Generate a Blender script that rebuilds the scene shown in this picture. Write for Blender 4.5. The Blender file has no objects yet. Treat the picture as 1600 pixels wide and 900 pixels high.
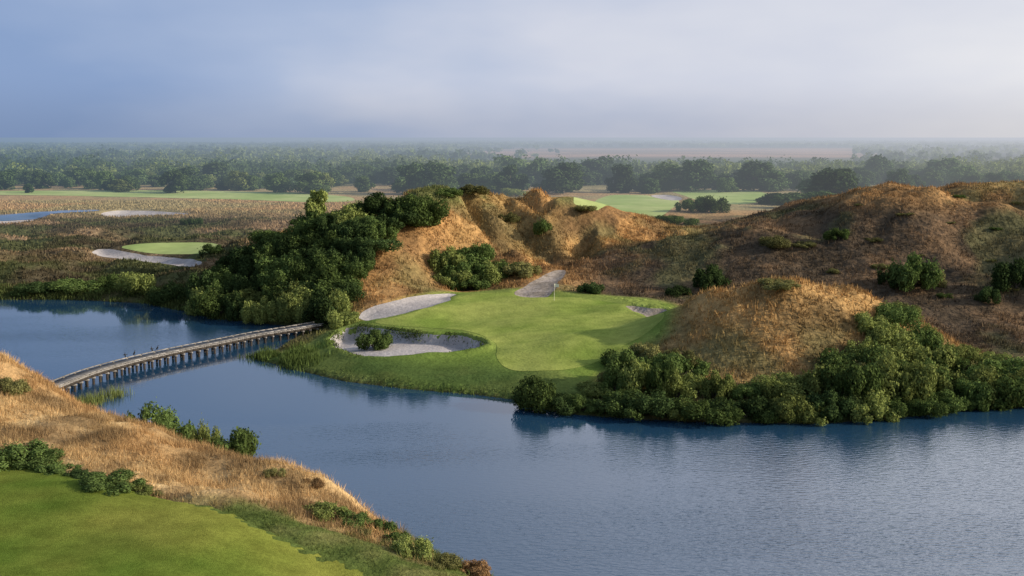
import bpy, math, random
import numpy as np
from mathutils import Vector
rng = np.random.default_rng(7); random.seed(7)
S = bpy.context.scene; COL = S.collection
S.view_settings.view_transform = 'Standard'; S.view_settings.look = 'None'
S.view_settings.exposure = 0
H = 22.0; F = 1716.0
pitch = math.atan((450-212)/F); CP, SP = math.cos(pitch), math.sin(pitch)

# ------------------------------------------------------------ helpers
def ray(px, py):
    u = 450-py
    return np.array([px-800.0, F*CP+u*SP, -F*SP+u*CP])
def Z(px, py, z):
    r = ray(px, py); t = (z-H)/r[2]
    return np.array([r[0]*t, r[1]*t, z])
def P(px, py, d):
    r = ray(px, py); t = d/r[1]
    return np.array([r[0]*t, d, H+r[2]*t])
TAB = rng.random((4, 256, 256))
def vnoise(x, y, k=0):
    T = TAB[k % 4]
    xi = np.floor(x).astype(int); yi = np.floor(y).astype(int)
    fx = x-xi; fy = y-yi
    fx = fx*fx*(3-2*fx); fy = fy*fy*(3-2*fy)
    a = T[xi % 256, yi % 256]; b = T[(xi+1) % 256, yi % 256]
    c = T[xi % 256, (yi+1) % 256]; d = T[(xi+1) % 256, (yi+1) % 256]
    return (a*(1-fx)+b*fx)*(1-fy)+(c*(1-fx)+d*fx)*fy
def fbm(x, y, scale, oct=4, k=0):
    x = np.asarray(x)/scale+37.3; y = np.asarray(y)/scale+91.7
    s = 0; a = 0.5; t = 0
    for i in range(oct):
        s = s+a*vnoise(x, y, k+i); t += a; a *= 0.5; x = x*2.03+11.1; y = y*2.03+5.7
    return s/t
def sst(v, a, b):
    t = np.clip((v-a)/(b-a), 0, 1); return t*t*(3-2*t)
class RBF:
    def __init__(s, pts, c=4.0, lam=0.4):
        pts = np.array(pts); s.p = pts[:, :2]; n = len(pts); s.c = c
        r2 = ((s.p[:, None]-s.p[None])**2).sum(-1)
        A = -np.sqrt(r2+c*c)+lam*np.eye(n)
        M = np.zeros((n+1, n+1)); M[:n, :n] = A; M[:n, n] = 1; M[n, :n] = 1
        s.w = np.linalg.solve(M, np.append(pts[:, 2], 0))
    def __call__(s, x, y):
        sh = x.shape; x = x.ravel(); y = y.ravel(); out = np.zeros(len(x))
        for i in range(0, len(x), 20000):
            j = slice(i, i+20000)
            r2 = (x[j, None]-s.p[:, 0])**2+(y[j, None]-s.p[:, 1])**2
            out[j] = (-np.sqrt(r2+s.c**2))@s.w[:-1]+s.w[-1]
        return out.reshape(sh)
def inside(x, y, poly):
    r = np.zeros(x.shape, bool); n = len(poly)
    for i in range(n):
        x0, y0 = poly[i][:2]; x1, y1 = poly[(i+1) % n][:2]
        if y0 == y1: continue
        c = (y0 > y) != (y1 > y)
        r ^= c & (x < (x1-x0)*(y-y0)/(y1-y0)+x0)
    return r
def pdist(x, y, poly, near=False):
    best = np.full(x.shape, 1e18); nx = np.zeros(x.shape); ny = np.zeros(x.shape); n = len(poly)
    for i in range(n):
        x0, y0 = poly[i][:2]; x1, y1 = poly[(i+1) % n][:2]
        dx, dy = x1-x0, y1-y0; L = dx*dx+dy*dy+1e-12
        t = np.clip(((x-x0)*dx+(y-y0)*dy)/L, 0, 1)
        qx = x0+t*dx; qy = y0+t*dy
        d = (x-qx)**2+(y-qy)**2; m = d < best
        best = np.where(m, d, best); nx = np.where(m, qx, nx); ny = np.where(m, qy, ny)
    return (np.sqrt(best), nx, ny) if near else np.sqrt(best)
def smooth_poly(p, it=2):
    p = np.array(p)
    for _ in range(it):
        q = np.roll(p, -1, 0)
        p = np.stack([p*0.75+q*0.25, p*0.25+q*0.75], 1).reshape(-1, p.shape[1])
    return p
def interp(xs, ys, G):
    def f(x, y):
        x = np.asarray(x, float); y = np.asarray(y, float)
        i = np.clip(np.searchsorted(xs, x)-1, 0, len(xs)-2); j = np.clip(np.searchsorted(ys, y)-1, 0, len(ys)-2)
        u = np.clip((x-xs[i])/(xs[i+1]-xs[i]), 0, 1); v = np.clip((y-ys[j])/(ys[j+1]-ys[j]), 0, 1)
        if G.ndim == 3: u = u[..., None]; v = v[..., None]
        return (G[j, i]*(1-u)+G[j, i+1]*u)*(1-v)+(G[j+1, i]*(1-u)+G[j+1, i+1]*u)*v
    return f
def hit(px, py, hf, d0, d1, n=2500):
    r = ray(px, py); ds = np.geomspace(d0, d1, n); t = ds/r[1]
    x = r[0]*t; z = H+r[2]*t; hz = hf(x, ds); b = np.nonzero(z <= hz)[0]
    if len(b) == 0: return Z(px, py, 4.5) if r[2] < 0 else np.array([x[-1], ds[-1], hz[-1]])
    i = b[0]
    return np.array([x[i], ds[i], hz[i]])

def make_mesh(name, V, Fc, mat=None, col=None, smooth=False):
    V = np.asarray(V, np.float32); Fc = np.asarray(Fc, np.int32)
    me = bpy.data.meshes.new(name); me.vertices.add(len(V)); me.vertices.foreach_set('co', V.ravel())
    k = Fc.shape[1]; me.loops.add(Fc.size); me.loops.foreach_set('vertex_index', Fc.ravel())
    me.polygons.add(len(Fc)); me.polygons.foreach_set('loop_start', np.arange(0, Fc.size, k, dtype=np.int32))
    if smooth: me.polygons.foreach_set('use_smooth', np.ones(len(Fc), bool))
    if col is not None:
        a = me.color_attributes.new('Col', 'FLOAT_COLOR', 'POINT')
        c4 = np.ones((len(V), 4), np.float32); c4[:, :3] = col
        a.data.foreach_set('color', c4.ravel())
    me.update(calc_edges=True); me.validate()
    if mat: me.materials.append(mat)
    return me
def link(name, me, parent=None):
    o = bpy.data.objects.new(name, me); COL.objects.link(o)
    if parent: o.parent = parent
    return o
def tag(o, label=None, cat=None, group=None, kind=None):
    if label: o['label'] = label
    if cat: o['category'] = cat
    if group: o['group'] = group
    if kind: o['kind'] = kind
    return o
def empty(name, loc, label, cat, group=None, rz=0):
    o = bpy.data.objects.new(name, None); COL.objects.link(o); o.location = [float(v) for v in loc]; o.rotation_euler = (0, 0, rz)
    o.empty_display_size = 0.3
    return tag(o, label, cat, group)
class MB:
    def __init__(s): s.v = []; s.f = []
    def box(s, c, ax, ay, az):
        c, ax, ay, az = map(np.array, (c, ax, ay, az)); b = len(s.v)
        for i in (-1, 1):
            for j in (-1, 1):
                for k in (-1, 1): s.v.append(c+ax*i+ay*j+az*k)
        s.f += [[b+q for q in f] for f in ((0, 1, 3, 2), (4, 6, 7, 5), (0, 4, 5, 1), (2, 3, 7, 6), (0, 2, 6, 4), (1, 5, 7, 3))]
    def tube(s, pts, rad, n=8):
        pts = [np.array(p, float) for p in pts]; b = len(s.v)
        for i, p in enumerate(pts):
            t = pts[min(i+1, len(pts)-1)]-pts[max(i-1, 0)]; t /= np.linalg.norm(t)+1e-9
            a = np.cross(t, [0.31, 0.95, 0.08]); a /= np.linalg.norm(a)+1e-9; c = np.cross(t, a)
            for k in range(n):
                q = 2*math.pi*k/n; s.v.append(p+rad[i]*(a*math.cos(q)+c*math.sin(q)))
        for i in range(len(pts)-1):
            for k in range(n):
                s.f.append([b+i*n+k, b+i*n+(k+1) % n, b+(i+1)*n+(k+1) % n, b+(i+1)*n+k])
        for e in (0, len(pts)-1):
            q = [b+e*n+k for k in range(n)]
            for k in range(1, n-1, 2): s.f.append([q[0], q[k], q[k+1], q[min(k+2, n-1)] if k+2 < n else q[k+1]])
        s.f = [f for f in s.f if len(set(f)) == 4]
    def mesh(s, name, mat, smooth=False): return make_mesh(name, np.array(s.v), np.array(s.f), mat, smooth=smooth)

# ------------------------------------------------------------ materials
def nn(nt, t, **kw):
    n = nt.nodes.new(t)
    for k, v in kw.items(): setattr(n, k, v)
    return n
HAZE_L = (0.23, 0.315, 0.43); HAZE_R = (0.58, 0.60, 0.655)  # haze colours, painted onto surfaces as emission that grows with distance
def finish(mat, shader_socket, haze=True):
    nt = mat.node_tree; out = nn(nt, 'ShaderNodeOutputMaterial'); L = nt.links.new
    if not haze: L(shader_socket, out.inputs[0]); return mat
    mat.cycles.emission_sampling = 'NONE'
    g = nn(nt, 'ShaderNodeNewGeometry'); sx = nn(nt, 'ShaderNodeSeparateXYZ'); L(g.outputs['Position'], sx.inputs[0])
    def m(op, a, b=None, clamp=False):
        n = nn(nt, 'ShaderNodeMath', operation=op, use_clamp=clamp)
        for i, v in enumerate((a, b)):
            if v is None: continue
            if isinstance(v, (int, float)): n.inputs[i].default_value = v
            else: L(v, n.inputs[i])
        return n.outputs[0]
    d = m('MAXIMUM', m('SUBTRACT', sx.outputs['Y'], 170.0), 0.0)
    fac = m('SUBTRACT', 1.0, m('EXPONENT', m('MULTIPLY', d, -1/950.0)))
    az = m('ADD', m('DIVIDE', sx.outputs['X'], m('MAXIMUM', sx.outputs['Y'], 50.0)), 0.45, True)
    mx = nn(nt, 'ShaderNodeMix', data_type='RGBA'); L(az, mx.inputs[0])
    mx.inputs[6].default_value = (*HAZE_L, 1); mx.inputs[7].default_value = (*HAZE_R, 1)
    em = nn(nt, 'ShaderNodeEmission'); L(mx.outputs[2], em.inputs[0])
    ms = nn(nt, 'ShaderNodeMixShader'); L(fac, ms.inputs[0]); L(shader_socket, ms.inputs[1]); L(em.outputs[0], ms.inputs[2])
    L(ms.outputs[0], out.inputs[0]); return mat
def base_mat(name, haze=True, col=(0.5, 0.5, 0.5), col2=None, attr=False, scales=(), bump=0.0, bscale=6.0, rough=1.0, spec=0.0, objvar=False, transl=0.0, island=0.0):
    mat = bpy.data.materials.new(name); mat.use_nodes = True; nt = mat.node_tree; nt.nodes.clear(); L = nt.links.new
    g = nn(nt, 'ShaderNodeNewGeometry'); vec = g.outputs['Position']
    if attr: a = nn(nt, 'ShaderNodeAttribute', attribute_name='Col'); c = a.outputs['Color']
    else: r = nn(nt, 'ShaderNodeRGB'); r.outputs[0].default_value = (*col, 1); c = r.outputs[0]
    for i, (sc, w) in enumerate(scales):
        no = nn(nt, 'ShaderNodeTexNoise'); no.inputs['Scale'].default_value = sc; no.inputs['Detail'].default_value = 3; L(vec, no.inputs['Vector'])
        if i == 0 and col2 is not None:
            mr = nn(nt, 'ShaderNodeMapRange'); mr.inputs[1].default_value = 0.38; mr.inputs[2].default_value = 0.62; L(no.outputs[0], mr.inputs[0])
            mx = nn(nt, 'ShaderNodeMix', data_type='RGBA'); L(mr.outputs[0], mx.inputs[0]); L(c, mx.inputs[6]); mx.inputs[7].default_value = (*col2, 1); c = mx.outputs[2]
        else:
            mr = nn(nt, 'ShaderNodeMapRange'); mr.inputs[1].default_value = 0.25; mr.inputs[2].default_value = 0.75
            mr.inputs[3].default_value = 1-w; mr.inputs[4].default_value = 1+w; L(no.outputs[0], mr.inputs[0])
            vm = nn(nt, 'ShaderNodeVectorMath', operation='SCALE'); L(c, vm.inputs[0]); L(mr.outputs[0], vm.inputs[3]); c = vm.outputs[0]
    def rnd(sock, lo, hi, c):
        mr = nn(nt, 'ShaderNodeMapRange'); mr.inputs[3].default_value = lo; mr.inputs[4].default_value = hi
        L(sock, mr.inputs[0]); vm = nn(nt, 'ShaderNodeVectorMath', operation='SCALE'); L(c, vm.inputs[0]); L(mr.outputs[0], vm.inputs[3]); return vm.outputs[0]
    if objvar: oi = nn(nt, 'ShaderNodeObjectInfo'); c = rnd(oi.outputs['Random'], .68, 1.32, c)
    if island: c = rnd(g.outputs['Random Per Island'], 1-island, 1+island, c)
    if spec == 0 and rough == 1.0:
        b = nn(nt, 'ShaderNodeBsdfDiffuse'); L(c, b.inputs['Color'])
    else:
        b = nn(nt, 'ShaderNodeBsdfPrincipled'); b.inputs['Roughness'].default_value = rough; b.inputs['Specular IOR Level'].default_value = spec
        L(c, b.inputs['Base Color'])
    sh = b.outputs[0]
    if bump:
        no = nn(nt, 'ShaderNodeTexNoise'); no.inputs['Scale'].default_value = bscale; no.inputs['Detail'].default_value = 4; L(vec, no.inputs['Vector'])
        bp = nn(nt, 'ShaderNodeBump'); bp.inputs['Strength'].default_value = 1.0; bp.inputs['Distance'].default_value = bump; L(no.outputs[0], bp.inputs['Height']); L(bp.outputs[0], b.inputs['Normal'])
    if transl:
        t = nn(nt, 'ShaderNodeBsdfTranslucent'); L(c, t.inputs[0]); ms = nn(nt, 'ShaderNodeMixShader'); ms.inputs[0].default_value = transl
        L(sh, ms.inputs[1]); L(t.outputs[0], ms.inputs[2]); sh = ms.outputs[0]
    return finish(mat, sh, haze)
M = {}
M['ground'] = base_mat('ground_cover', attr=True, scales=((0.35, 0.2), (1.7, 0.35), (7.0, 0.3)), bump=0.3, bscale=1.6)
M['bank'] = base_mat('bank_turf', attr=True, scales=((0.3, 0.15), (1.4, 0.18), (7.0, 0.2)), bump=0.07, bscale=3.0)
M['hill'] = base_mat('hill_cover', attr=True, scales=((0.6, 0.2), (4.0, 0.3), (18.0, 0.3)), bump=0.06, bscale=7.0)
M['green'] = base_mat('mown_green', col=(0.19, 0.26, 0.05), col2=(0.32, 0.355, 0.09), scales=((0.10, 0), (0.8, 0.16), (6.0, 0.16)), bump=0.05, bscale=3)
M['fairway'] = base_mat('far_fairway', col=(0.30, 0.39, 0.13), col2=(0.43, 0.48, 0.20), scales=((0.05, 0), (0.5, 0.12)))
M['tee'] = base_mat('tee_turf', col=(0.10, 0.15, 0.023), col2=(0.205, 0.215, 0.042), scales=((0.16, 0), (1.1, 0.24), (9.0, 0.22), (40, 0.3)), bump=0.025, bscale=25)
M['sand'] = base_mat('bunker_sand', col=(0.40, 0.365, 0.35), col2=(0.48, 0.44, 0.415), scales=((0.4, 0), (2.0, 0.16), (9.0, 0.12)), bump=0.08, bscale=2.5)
M['path'] = base_mat('path_and_shaded_sand', col=(0.26, 0.22, 0.18), col2=(0.36, 0.31, 0.27), scales=((0.5, 0), (2.0, 0.25), (9.0, 0.2)), bump=0.1, bscale=2.5)
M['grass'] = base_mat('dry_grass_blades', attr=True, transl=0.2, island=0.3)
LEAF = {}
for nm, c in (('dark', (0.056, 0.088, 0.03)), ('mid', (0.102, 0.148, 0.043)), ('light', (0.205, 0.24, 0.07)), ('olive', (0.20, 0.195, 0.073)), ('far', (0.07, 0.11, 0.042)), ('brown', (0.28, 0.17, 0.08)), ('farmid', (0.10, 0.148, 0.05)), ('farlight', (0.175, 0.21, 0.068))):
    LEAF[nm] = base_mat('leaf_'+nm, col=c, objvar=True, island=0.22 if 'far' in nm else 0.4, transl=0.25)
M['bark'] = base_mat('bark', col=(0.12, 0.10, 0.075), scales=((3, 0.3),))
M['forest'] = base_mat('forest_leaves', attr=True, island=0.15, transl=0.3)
M['plank'] = base_mat('weathered_planks', col=(0.25, 0.235, 0.215), scales=((0.7, 0.2), (5, 0.25)), island=0.25, haze=False)
M['timber'] = base_mat('dark_timber', col=(0.055, 0.047, 0.04), scales=((1, 0.2), (6, 0.25)), haze=False)
M['bird'] = base_mat('dark_plumage', col=(0.02, 0.02, 0.022), scales=((9, 0.3),), rough=0.6, spec=0.3, haze=False)
M['flagcloth'] = base_mat('flag_cloth', col=(0.8, 0.78, 0.7), scales=((5, 0.05),), haze=False)
M['pole'] = base_mat('flag_pole', col=(0.75, 0.72, 0.5), scales=((5, 0.05),), rough=0.4, spec=0.4, haze=False)

# ------------------------------------------------------------ main land heights
SH = [(-400, 462), (-100, 466), (0, 468), (120, 468), (230, 474), (300, 488), (340, 498), (430, 507), (485, 511), (468, 522), (435, 545), (398, 560), (450, 575), (540, 596), (640, 608), (740, 616), (800, 624), (830, 636), (900, 648), (1000, 655), (1120, 660), (1270, 662), (1380, 656), (1500, 642), (1600, 636), (1800, 628), (2200, 615)]
shore = [tuple(Z(a, b, 0)[:2]) for a, b in SH]
LAND = shore+[(300, 60), (9000, 60), (9000, 12000), (-9000, 12000), (-9000, 165)]
ctrl = [Z(a, b, 0.1) for a, b in SH]
for a in [(600, 590, .7), (700, 600, .6), (800, 600, .9), (860, 570, 1.7), (700, 575, 1.1), (560, 568, 1.0), (520, 545, 1.2), (640, 500, 2.0), (760, 500, 2.3), (900, 500, 2.7), (1000, 500, 2.9),
          (800, 465, 3.2), (720, 465, 3.0), (950, 470, 3.3), (600, 485, 2.2), (1040, 482, 3.4), (860, 440, 3.8), (840, 425, 4.2), (760, 545, 1.8), (900, 545, 2.1),
          (100, 455, .8), (100, 430, 1.9), (100, 400, 3.1), (100, 370, 3.8), (250, 425, 2.3), (250, 392, 3.6), (-100, 455, .8), (-100, 400, 3.1), (0, 430, 1.9), (200, 340, 4.3), (0, 340, 4.3), (400, 335, 4.5)]: ctrl.append(Z(*a))
for a in [(690, 298, 160), (720, 292, 162), (760, 287, 165), (830, 299, 165), (865, 312, 163), (900, 315, 165), (950, 325, 166), (1000, 340, 167), (1050, 354, 166), (960, 368, 160), (1010, 376, 158), (760, 340, 158), (700, 340, 152), (800, 385, 152), (855, 408, 150), (640, 360, 145), (620, 400, 140), (600, 450, 132), (572, 468, 128),
          (560, 332, 165), (500, 357, 155), (420, 386, 150), (360, 416, 148), (330, 444, 146), (450, 455, 135), (520, 455, 132), (400, 474, 135), (450, 494, 127), (700, 440, 142), (740, 412, 146), (900, 375, 156), (830, 358, 157),
          (1110, 354, 195), (1200, 346, 205), (880, 408, 150), (930, 398, 149), (1000, 387, 149), (1100, 371, 148), (1200, 356, 148), (1270, 345, 150), (1310, 318, 150), (1360, 298, 152), (1440, 284, 155), (1520, 290, 155), (1600, 285, 155), (1750, 280, 155),
          (950, 432, 142), (1050, 432, 138), (1150, 424, 136), (1300, 402, 136), (1450, 380, 136), (1600, 370, 136), (1100, 457, 132), (1250, 452, 129), (1400, 455, 126), (1500, 470, 123),
          (1040, 494, 105), (1085, 466, 104), (1130, 446, 103), (1190, 435, 102), (1265, 435, 101.5), (1340, 449, 102), (1400, 476, 103.5), (1445, 506, 104.5), (1490, 535, 106), (1560, 552, 108), (1020, 517, 104), (990, 547, 100), (945, 577, 96), (1080, 515, 100), (1130, 490, 99.5), (1200, 472, 99), (1300, 480, 99), (1200, 510, 97), (1300, 518, 97), (1100, 560, 95.5), (1200, 552, 94.5), (1300, 556, 94.5), (1390, 530, 99), (1100, 594, 91), (1200, 590, 91), (1300, 590, 91), (1400, 574, 95), (1500, 589, 95), (1600, 592, 96), (1800, 570, 97)]: ctrl.append(P(*a))
for a in [(15, 113, 3.1), (22, 112, 2.6), (31, 112, 1.9), (42, 112, 1.5), (52, 112, 1.6), (31, 117, 2.2), (45, 117, 1.9), (62, 116, 2.6), (72, 116, 7), (82, 122, 14), (98, 122, 20), (100, 135, 21), (100, 105, 8), (45, 178, 11), (60, 178, 12), (80, 180, 12), (100, 178, 12), (28, 178, 7), (-5, 180, 9), (-20, 178, 8), (-35, 178, 6), (-60, 180, 4.2),  # unseen ground right of frame raised to shade the valley behind the mound
          (-40, 205, 4.5), (0, 210, 5), (40, 210, 6), (80, 210, 6), (-80, 210, 4.3), (-130, 200, 4.3), (-110, 170, 3.6), (125, 150, 14), (125, 120, 12)]: ctrl.append(np.array(a, float))
rbf = RBF(ctrl, 3.2, 0.2)
def axis_from(parts):
    out = []
    for a, b, st in parts: out += list(np.arange(a, b-1e-6, st))
    return out
xp = axis_from([(0, 95, 0.5), (95, 185, 1.0)]); v = 185.0; st = 1.2
while v < 9000: xp.append(v); v += st; st *= 1.13
xs = np.array(sorted(set([-q for q in xp]+xp)))
ys = axis_from([(74, 172, 0.45)]); v = 172.0; st = 0.5
while v < 11000: ys.append(v); v += st; st *= 1.02 if v < 450 else 1.10
ys = np.array(ys)
GX, GY = np.meshgrid(xs, ys)
near = (np.abs(GX) < 200) & (GY < 300)
R = np.full(GX.shape, 4.6); R[near] = rbf(GX[near], GY[near])
wfar = np.maximum(sst(GY, 212, 255), sst(np.abs(GX), 118, 165))
INL = inside(GX, GY, LAND)
SD = np.full(GX.shape, 500.0); SD[near] = pdist(GX[near], GY[near], LAND)
plain = 4.5+(fbm(GX, GY, 60, 3)-0.5)*1.2*(GY < 900)
R = R*(1-wfar)+plain*wfar
def land(hh):
    a = np.minimum(np.maximum(hh, 0.12), 0.03+SD*0.75)
    return np.where(INL, a, -np.minimum(SD*0.4, 2.5)-0.02)
H0 = land(R); hf0 = interp(xs, ys, H0)
def projpoly(pp, hf=None, d0=60, d1=900, it=2, rag=0.0):
    p = smooth_poly([hit(a, b, hf or hf0, d0, d1)[:2] for a, b in pp], it)
    if rag:
        c = p.mean(0); d = p-c; L_ = np.linalg.norm(d, axis=1, keepdims=True)+1e-6
        p = p+d/L_*((fbm(p[:, 0], p[:, 1], 2.2, 3, 1)-.5)*2*rag)[:, None]
    return p
PG = {
 'putting_green': [(575, 506), (620, 499), (665, 484), (704, 465), (760, 457), (830, 459), (900, 464), (960, 469), (985, 486), (1050, 492), (1015, 520), (975, 548), (925, 572), (860, 585), (800, 580), (772, 562), (780, 541), (745, 522), (690, 512), (620, 508)],
 'bunker_a': [(513, 533), (524, 521), (552, 513), (590, 514), (626, 519), (664, 524), (700, 525), (740, 531), (766, 541), (748, 549), (690, 552), (640, 554), (600, 559), (560, 558), (530, 549)],
 'bunker_b': [(558, 493), (573, 481), (620, 467), (680, 458), (716, 457), (703, 467), (663, 481), (618, 495), (565, 502)],
 'bunker_c': [(796, 458), (830, 440), (862, 421), (888, 419), (874, 438), (862, 461), (830, 462)],
 'bunker_d': [(972, 473), (1010, 478), (1050, 482), (1056, 487), (1010, 489), (982, 484)],
 'bunker_e': [(143, 390), (160, 385), (200, 393), (260, 399), (312, 402), (318, 413), (260, 409), (200, 403), (148, 398)],
 'bunker_f': [(-60, 346), (0, 340), (50, 334), (80, 334), (50, 343), (0, 349), (-60, 352)],
 'bunker_h': [(150, 334), (172, 327), (215, 326), (290, 330), (305, 334), (230, 336), (190, 337)],
 'pond': [(-40, 339), (40, 333), (100, 329), (160, 328), (150, 331), (100, 333), (50, 336), (0, 341), (-40, 343)],
 'far_green': [(180, 386), (230, 380), (345, 377), (340, 394), (275, 397), (215, 393)],
 'strip': [(-80, 299), (60, 298), (200, 297), (400, 299), (500, 303), (560, 309), (545, 317), (400, 313), (200, 307), (-80, 305)],
 'fair_a': [(893, 313), (930, 305), (1000, 304), (1060, 309), (1062, 318), (1045, 330), (960, 333), (900, 324)],
 'fair_b': [(1040, 298), (1150, 296), (1208, 302), (1198, 314), (1150, 321), (1085, 313), (1066, 304)],
 'bunker_g': [(1012, 305), (1040, 303), (1068, 308), (1062, 314), (1030, 310)],
}
POLY = {k: projpoly(v, rag=0.3 if k == 'bunker_a' else 0.55 if k in ('bunker_b', 'bunker_c', 'bunker_d', 'bunker_e') else 0.25 if k == 'putting_green' else 0, it=3) for k, v in PG.items()}
apron = projpoly([(400, 561), (470, 545), (520, 512), (560, 503), (700, 455), (760, 452), (900, 458), (1070, 470), (1060, 500), (1010, 545), (945, 585), (890, 640), (820, 632), (740, 614), (560, 600), (450, 577)])
bank = projpoly([(425, 562), (480, 546), (508, 530), (516, 512), (560, 502), (628, 497), (690, 460), (760, 453), (900, 459), (980, 466), (1060, 490), (1020, 530), (960, 570), (905, 606), (850, 618), (800, 616), (740, 609), (640, 601), (540, 589), (460, 572)], rag=.4, it=3)
def mask(poly, soft=0.0, pad=0):
    m = np.zeros(GX.shape); p = np.array(poly); b = (GX > p[:, 0].min()-12) & (GX < p[:, 0].max()+12) & (GY > p[:, 1].min()-12) & (GY < p[:, 1].max()+12)
    i = inside(GX[b], GY[b], poly)
    if soft: d = pdist(GX[b], GY[b], poly); s = np.where(i, d, -d); m[b] = sst(s, -soft-pad, soft-pad)
    else: m[b] = i
    return m
smooth_m = np.clip(mask(POLY['putting_green'], 1.0, 1.0)+mask(POLY['far_green'], 1, 1)+mask(POLY['strip'], 3, 3)+mask(POLY['fair_a'], 3, 3)+mask(POLY['fair_b'], 3, 3), 0, 1)
sandm = np.zeros(GX.shape)
for k in POLY:
    if 'bunker' in k or k == 'pond': sandm = np.maximum(sandm, mask(POLY[k], 0.8, 0.5))
apr = mask(apron, 1.5)
rgt = sst(GX, 6, 18)*(GY > 60)*(1-sst(GY, 150, 158)*(1-sst(GX, 26, 34)))
amp = np.clip((R-2.5)/5, 0.12, 1)*(1-wfar*0.7)*(1-smooth_m)*(1-0.8*sandm)*(1-0.85*apr)
n7 = fbm(GX, GY, 9, 4)
wx_ = GX+(fbm(GX, GY, 9, 2, 2)-.5)*7
rid = np.abs(fbm(wx_, GY*0.42, 9.5, 3, 1)*2-1)
rid2 = np.abs(fbm(GX+(fbm(GX, GY, 12, 2, 1)-.5)*10, GY*.6, 19, 3, 2)*2-1)
cen = np.exp(-((GX-5)/26)**4-((GY-158)/14)**4)
rh = rgt*sst(GY, 112, 122)
mnd = np.exp(-((GX-26)/18)**4-((GY-98)/9)**4)
N = amp*(1-.4*mnd)*((n7-0.5)*(2.0-.7*rh+1.2*cen)-(0.30-rid).clip(0)*(2.8+6.6*cen)*(1-.9*rh)-(0.3-rid2).clip(0)*5.0*rh*sst(GX, 30, 50)+(fbm(GX, GY, 2.8, 3, 2)-0.5)*(1.1-.4*rh+.8*cen)+(fbm(GX, GY, 1.1, 2, 3)-0.5)*0.55)
lb_ = sst(-GX, 28, 40)*(SD < 60)*(GY < 230)
N = N+lb_*(1-smooth_m)*(1-sandm)*((0.42-np.abs(fbm(GX*.55, GY, 13, 3, 3)*2-1)).clip(0)*-3.0+.5+(fbm(GX, GY, 8, 4)-.5)*3.2)*sst(SD, 1, 7)
N = N+mask(POLY['putting_green'], 1.5, 1.0)*((fbm(GX, GY, 11, 2, 1)-.5)*1.8+(fbm(GX, GY, 5, 2, 2)-.5)*.4)
HG = R+N
for k, dv, sf in (('bunker_b', 0.45, 1.0), ('bunker_c', 0.35, .9), ('bunker_d', 0.7, .8), ('bunker_e', 0.7, 1.5), ('bunker_f', 1.0, 2), ('bunker_h', 1.0, 2), ('bunker_g', .5, 2)):
    HG = HG-dv*mask(POLY[k], sf, -sf*0.2)
ba = POLY['bunker_a']; y0_, y1_ = ba[:, 1].min(), ba[:, 1].max(); x0_, x1_ = ba[:, 0].min(), ba[:, 0].max()
tilt = np.clip(.35+.75*(GY-y0_)/(y1_-y0_)+.55*sst(GX, x1_-5, x1_), 0, 1.6)
HG = HG-1.1*tilt*mask(ba, .45, -.2)
rim = np.clip(mask(ba, .6, .7)-mask(ba, .5, -.3), 0, 1)
HG = HG+.45*rim*tilt+(fbm(GX, GY, 1.8, 2, 1)-.5)*.3*rim
HG = land(HG); hs = interp(xs, ys, HG)
cut = np.zeros(GX.shape)
for k in POLY: cut = np.maximum(cut, mask(POLY[k], 0.35, -0.75)*(0.3 if 'bunker' in k else 0.12))
HB = HG-cut*INL; hsb = interp(xs, ys, HB)                 # surface of the mown bank: dips below the sand and the green
HGM = HB-0.15*mask(bank, 0.35, -0.75)*INL

# tints
def mixc(a, b, t): return np.asarray(a)*(1-t[..., None])+np.asarray(b)*t[..., None]
c3 = fbm(GX, GY, 22, 3, 2); c1 = fbm(GX, GY, 5, 4, 1); c2_ = fbm(GX, GY, 9, 4, 3); c0 = fbm(GX, GY, 2.5, 3, 2)
T = mixc((0.43, 0.25, 0.102), (0.26, 0.15, 0.065), sst(c1, .35, .65))
T = mixc(T, mixc((0.42, 0.235, 0.092), (0.185, 0.11, 0.053), sst(c1*.6+c0*.4, .41, .59)), cen*.9)
T = mixc(T, (0.20, 0.19, 0.08), np.clip(sst(c3, .5, .7)*.45+sst(c2_, .54, .7)*.55, 0, 1)*(1-.5*mnd))
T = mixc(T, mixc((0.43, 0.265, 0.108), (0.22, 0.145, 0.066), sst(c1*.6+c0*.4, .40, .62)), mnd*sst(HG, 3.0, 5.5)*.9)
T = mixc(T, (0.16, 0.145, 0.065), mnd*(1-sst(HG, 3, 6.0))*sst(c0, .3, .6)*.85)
T = mixc(T, (0.14, 0.17, 0.06), cen*sst(HG, 11, 13.5)*sst(c1, .42, .58)*.9)
dune_shade = np.clip(sst(GX, 4, 13)*sst(GY, 116, 124)+sst(GX, 10, 20)*sst(GY, 106, 110.5)+sst(GX, 41, 46)*sst(GY, 92, 98), 0, 1)*(1-wfar)*(1-sst(GY, 151, 156)*(1-sst(GX, 26, 34)))  # shade painted into right dune face, its foot and the gully behind mound
rc = mixc((0.19, 0.124, 0.072), (0.088, 0.067, 0.046), sst(c1*.6+c0*.4, .38, .6)); rc = mixc(rc, (0.105, 0.11, 0.052), sst(c2_, .50, .64)*.7)
T = mixc(T, rc, dune_shade*0.97*(1-sst(HG, 11, 14.5)*0.8))  # painted shade fades out toward the sunlit crest
lft = sst(-GX, 33, 44)*(GY < 420)
T = mixc(T, mixc((0.28, 0.195, 0.115), (0.13, 0.10, 0.055), sst(c1, .35, .6)), lft*(1-sst(GY, 235, 290)*0.5))
T = mixc(T, mixc((0.085, 0.07, 0.042), (0.085, 0.095, 0.04), sst(c2_, .4, .6)), lft*(GY < 235)*sst(fbm(GX*.5, GY*1.6, 16, 3), .42, .54)*.95)
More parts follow.
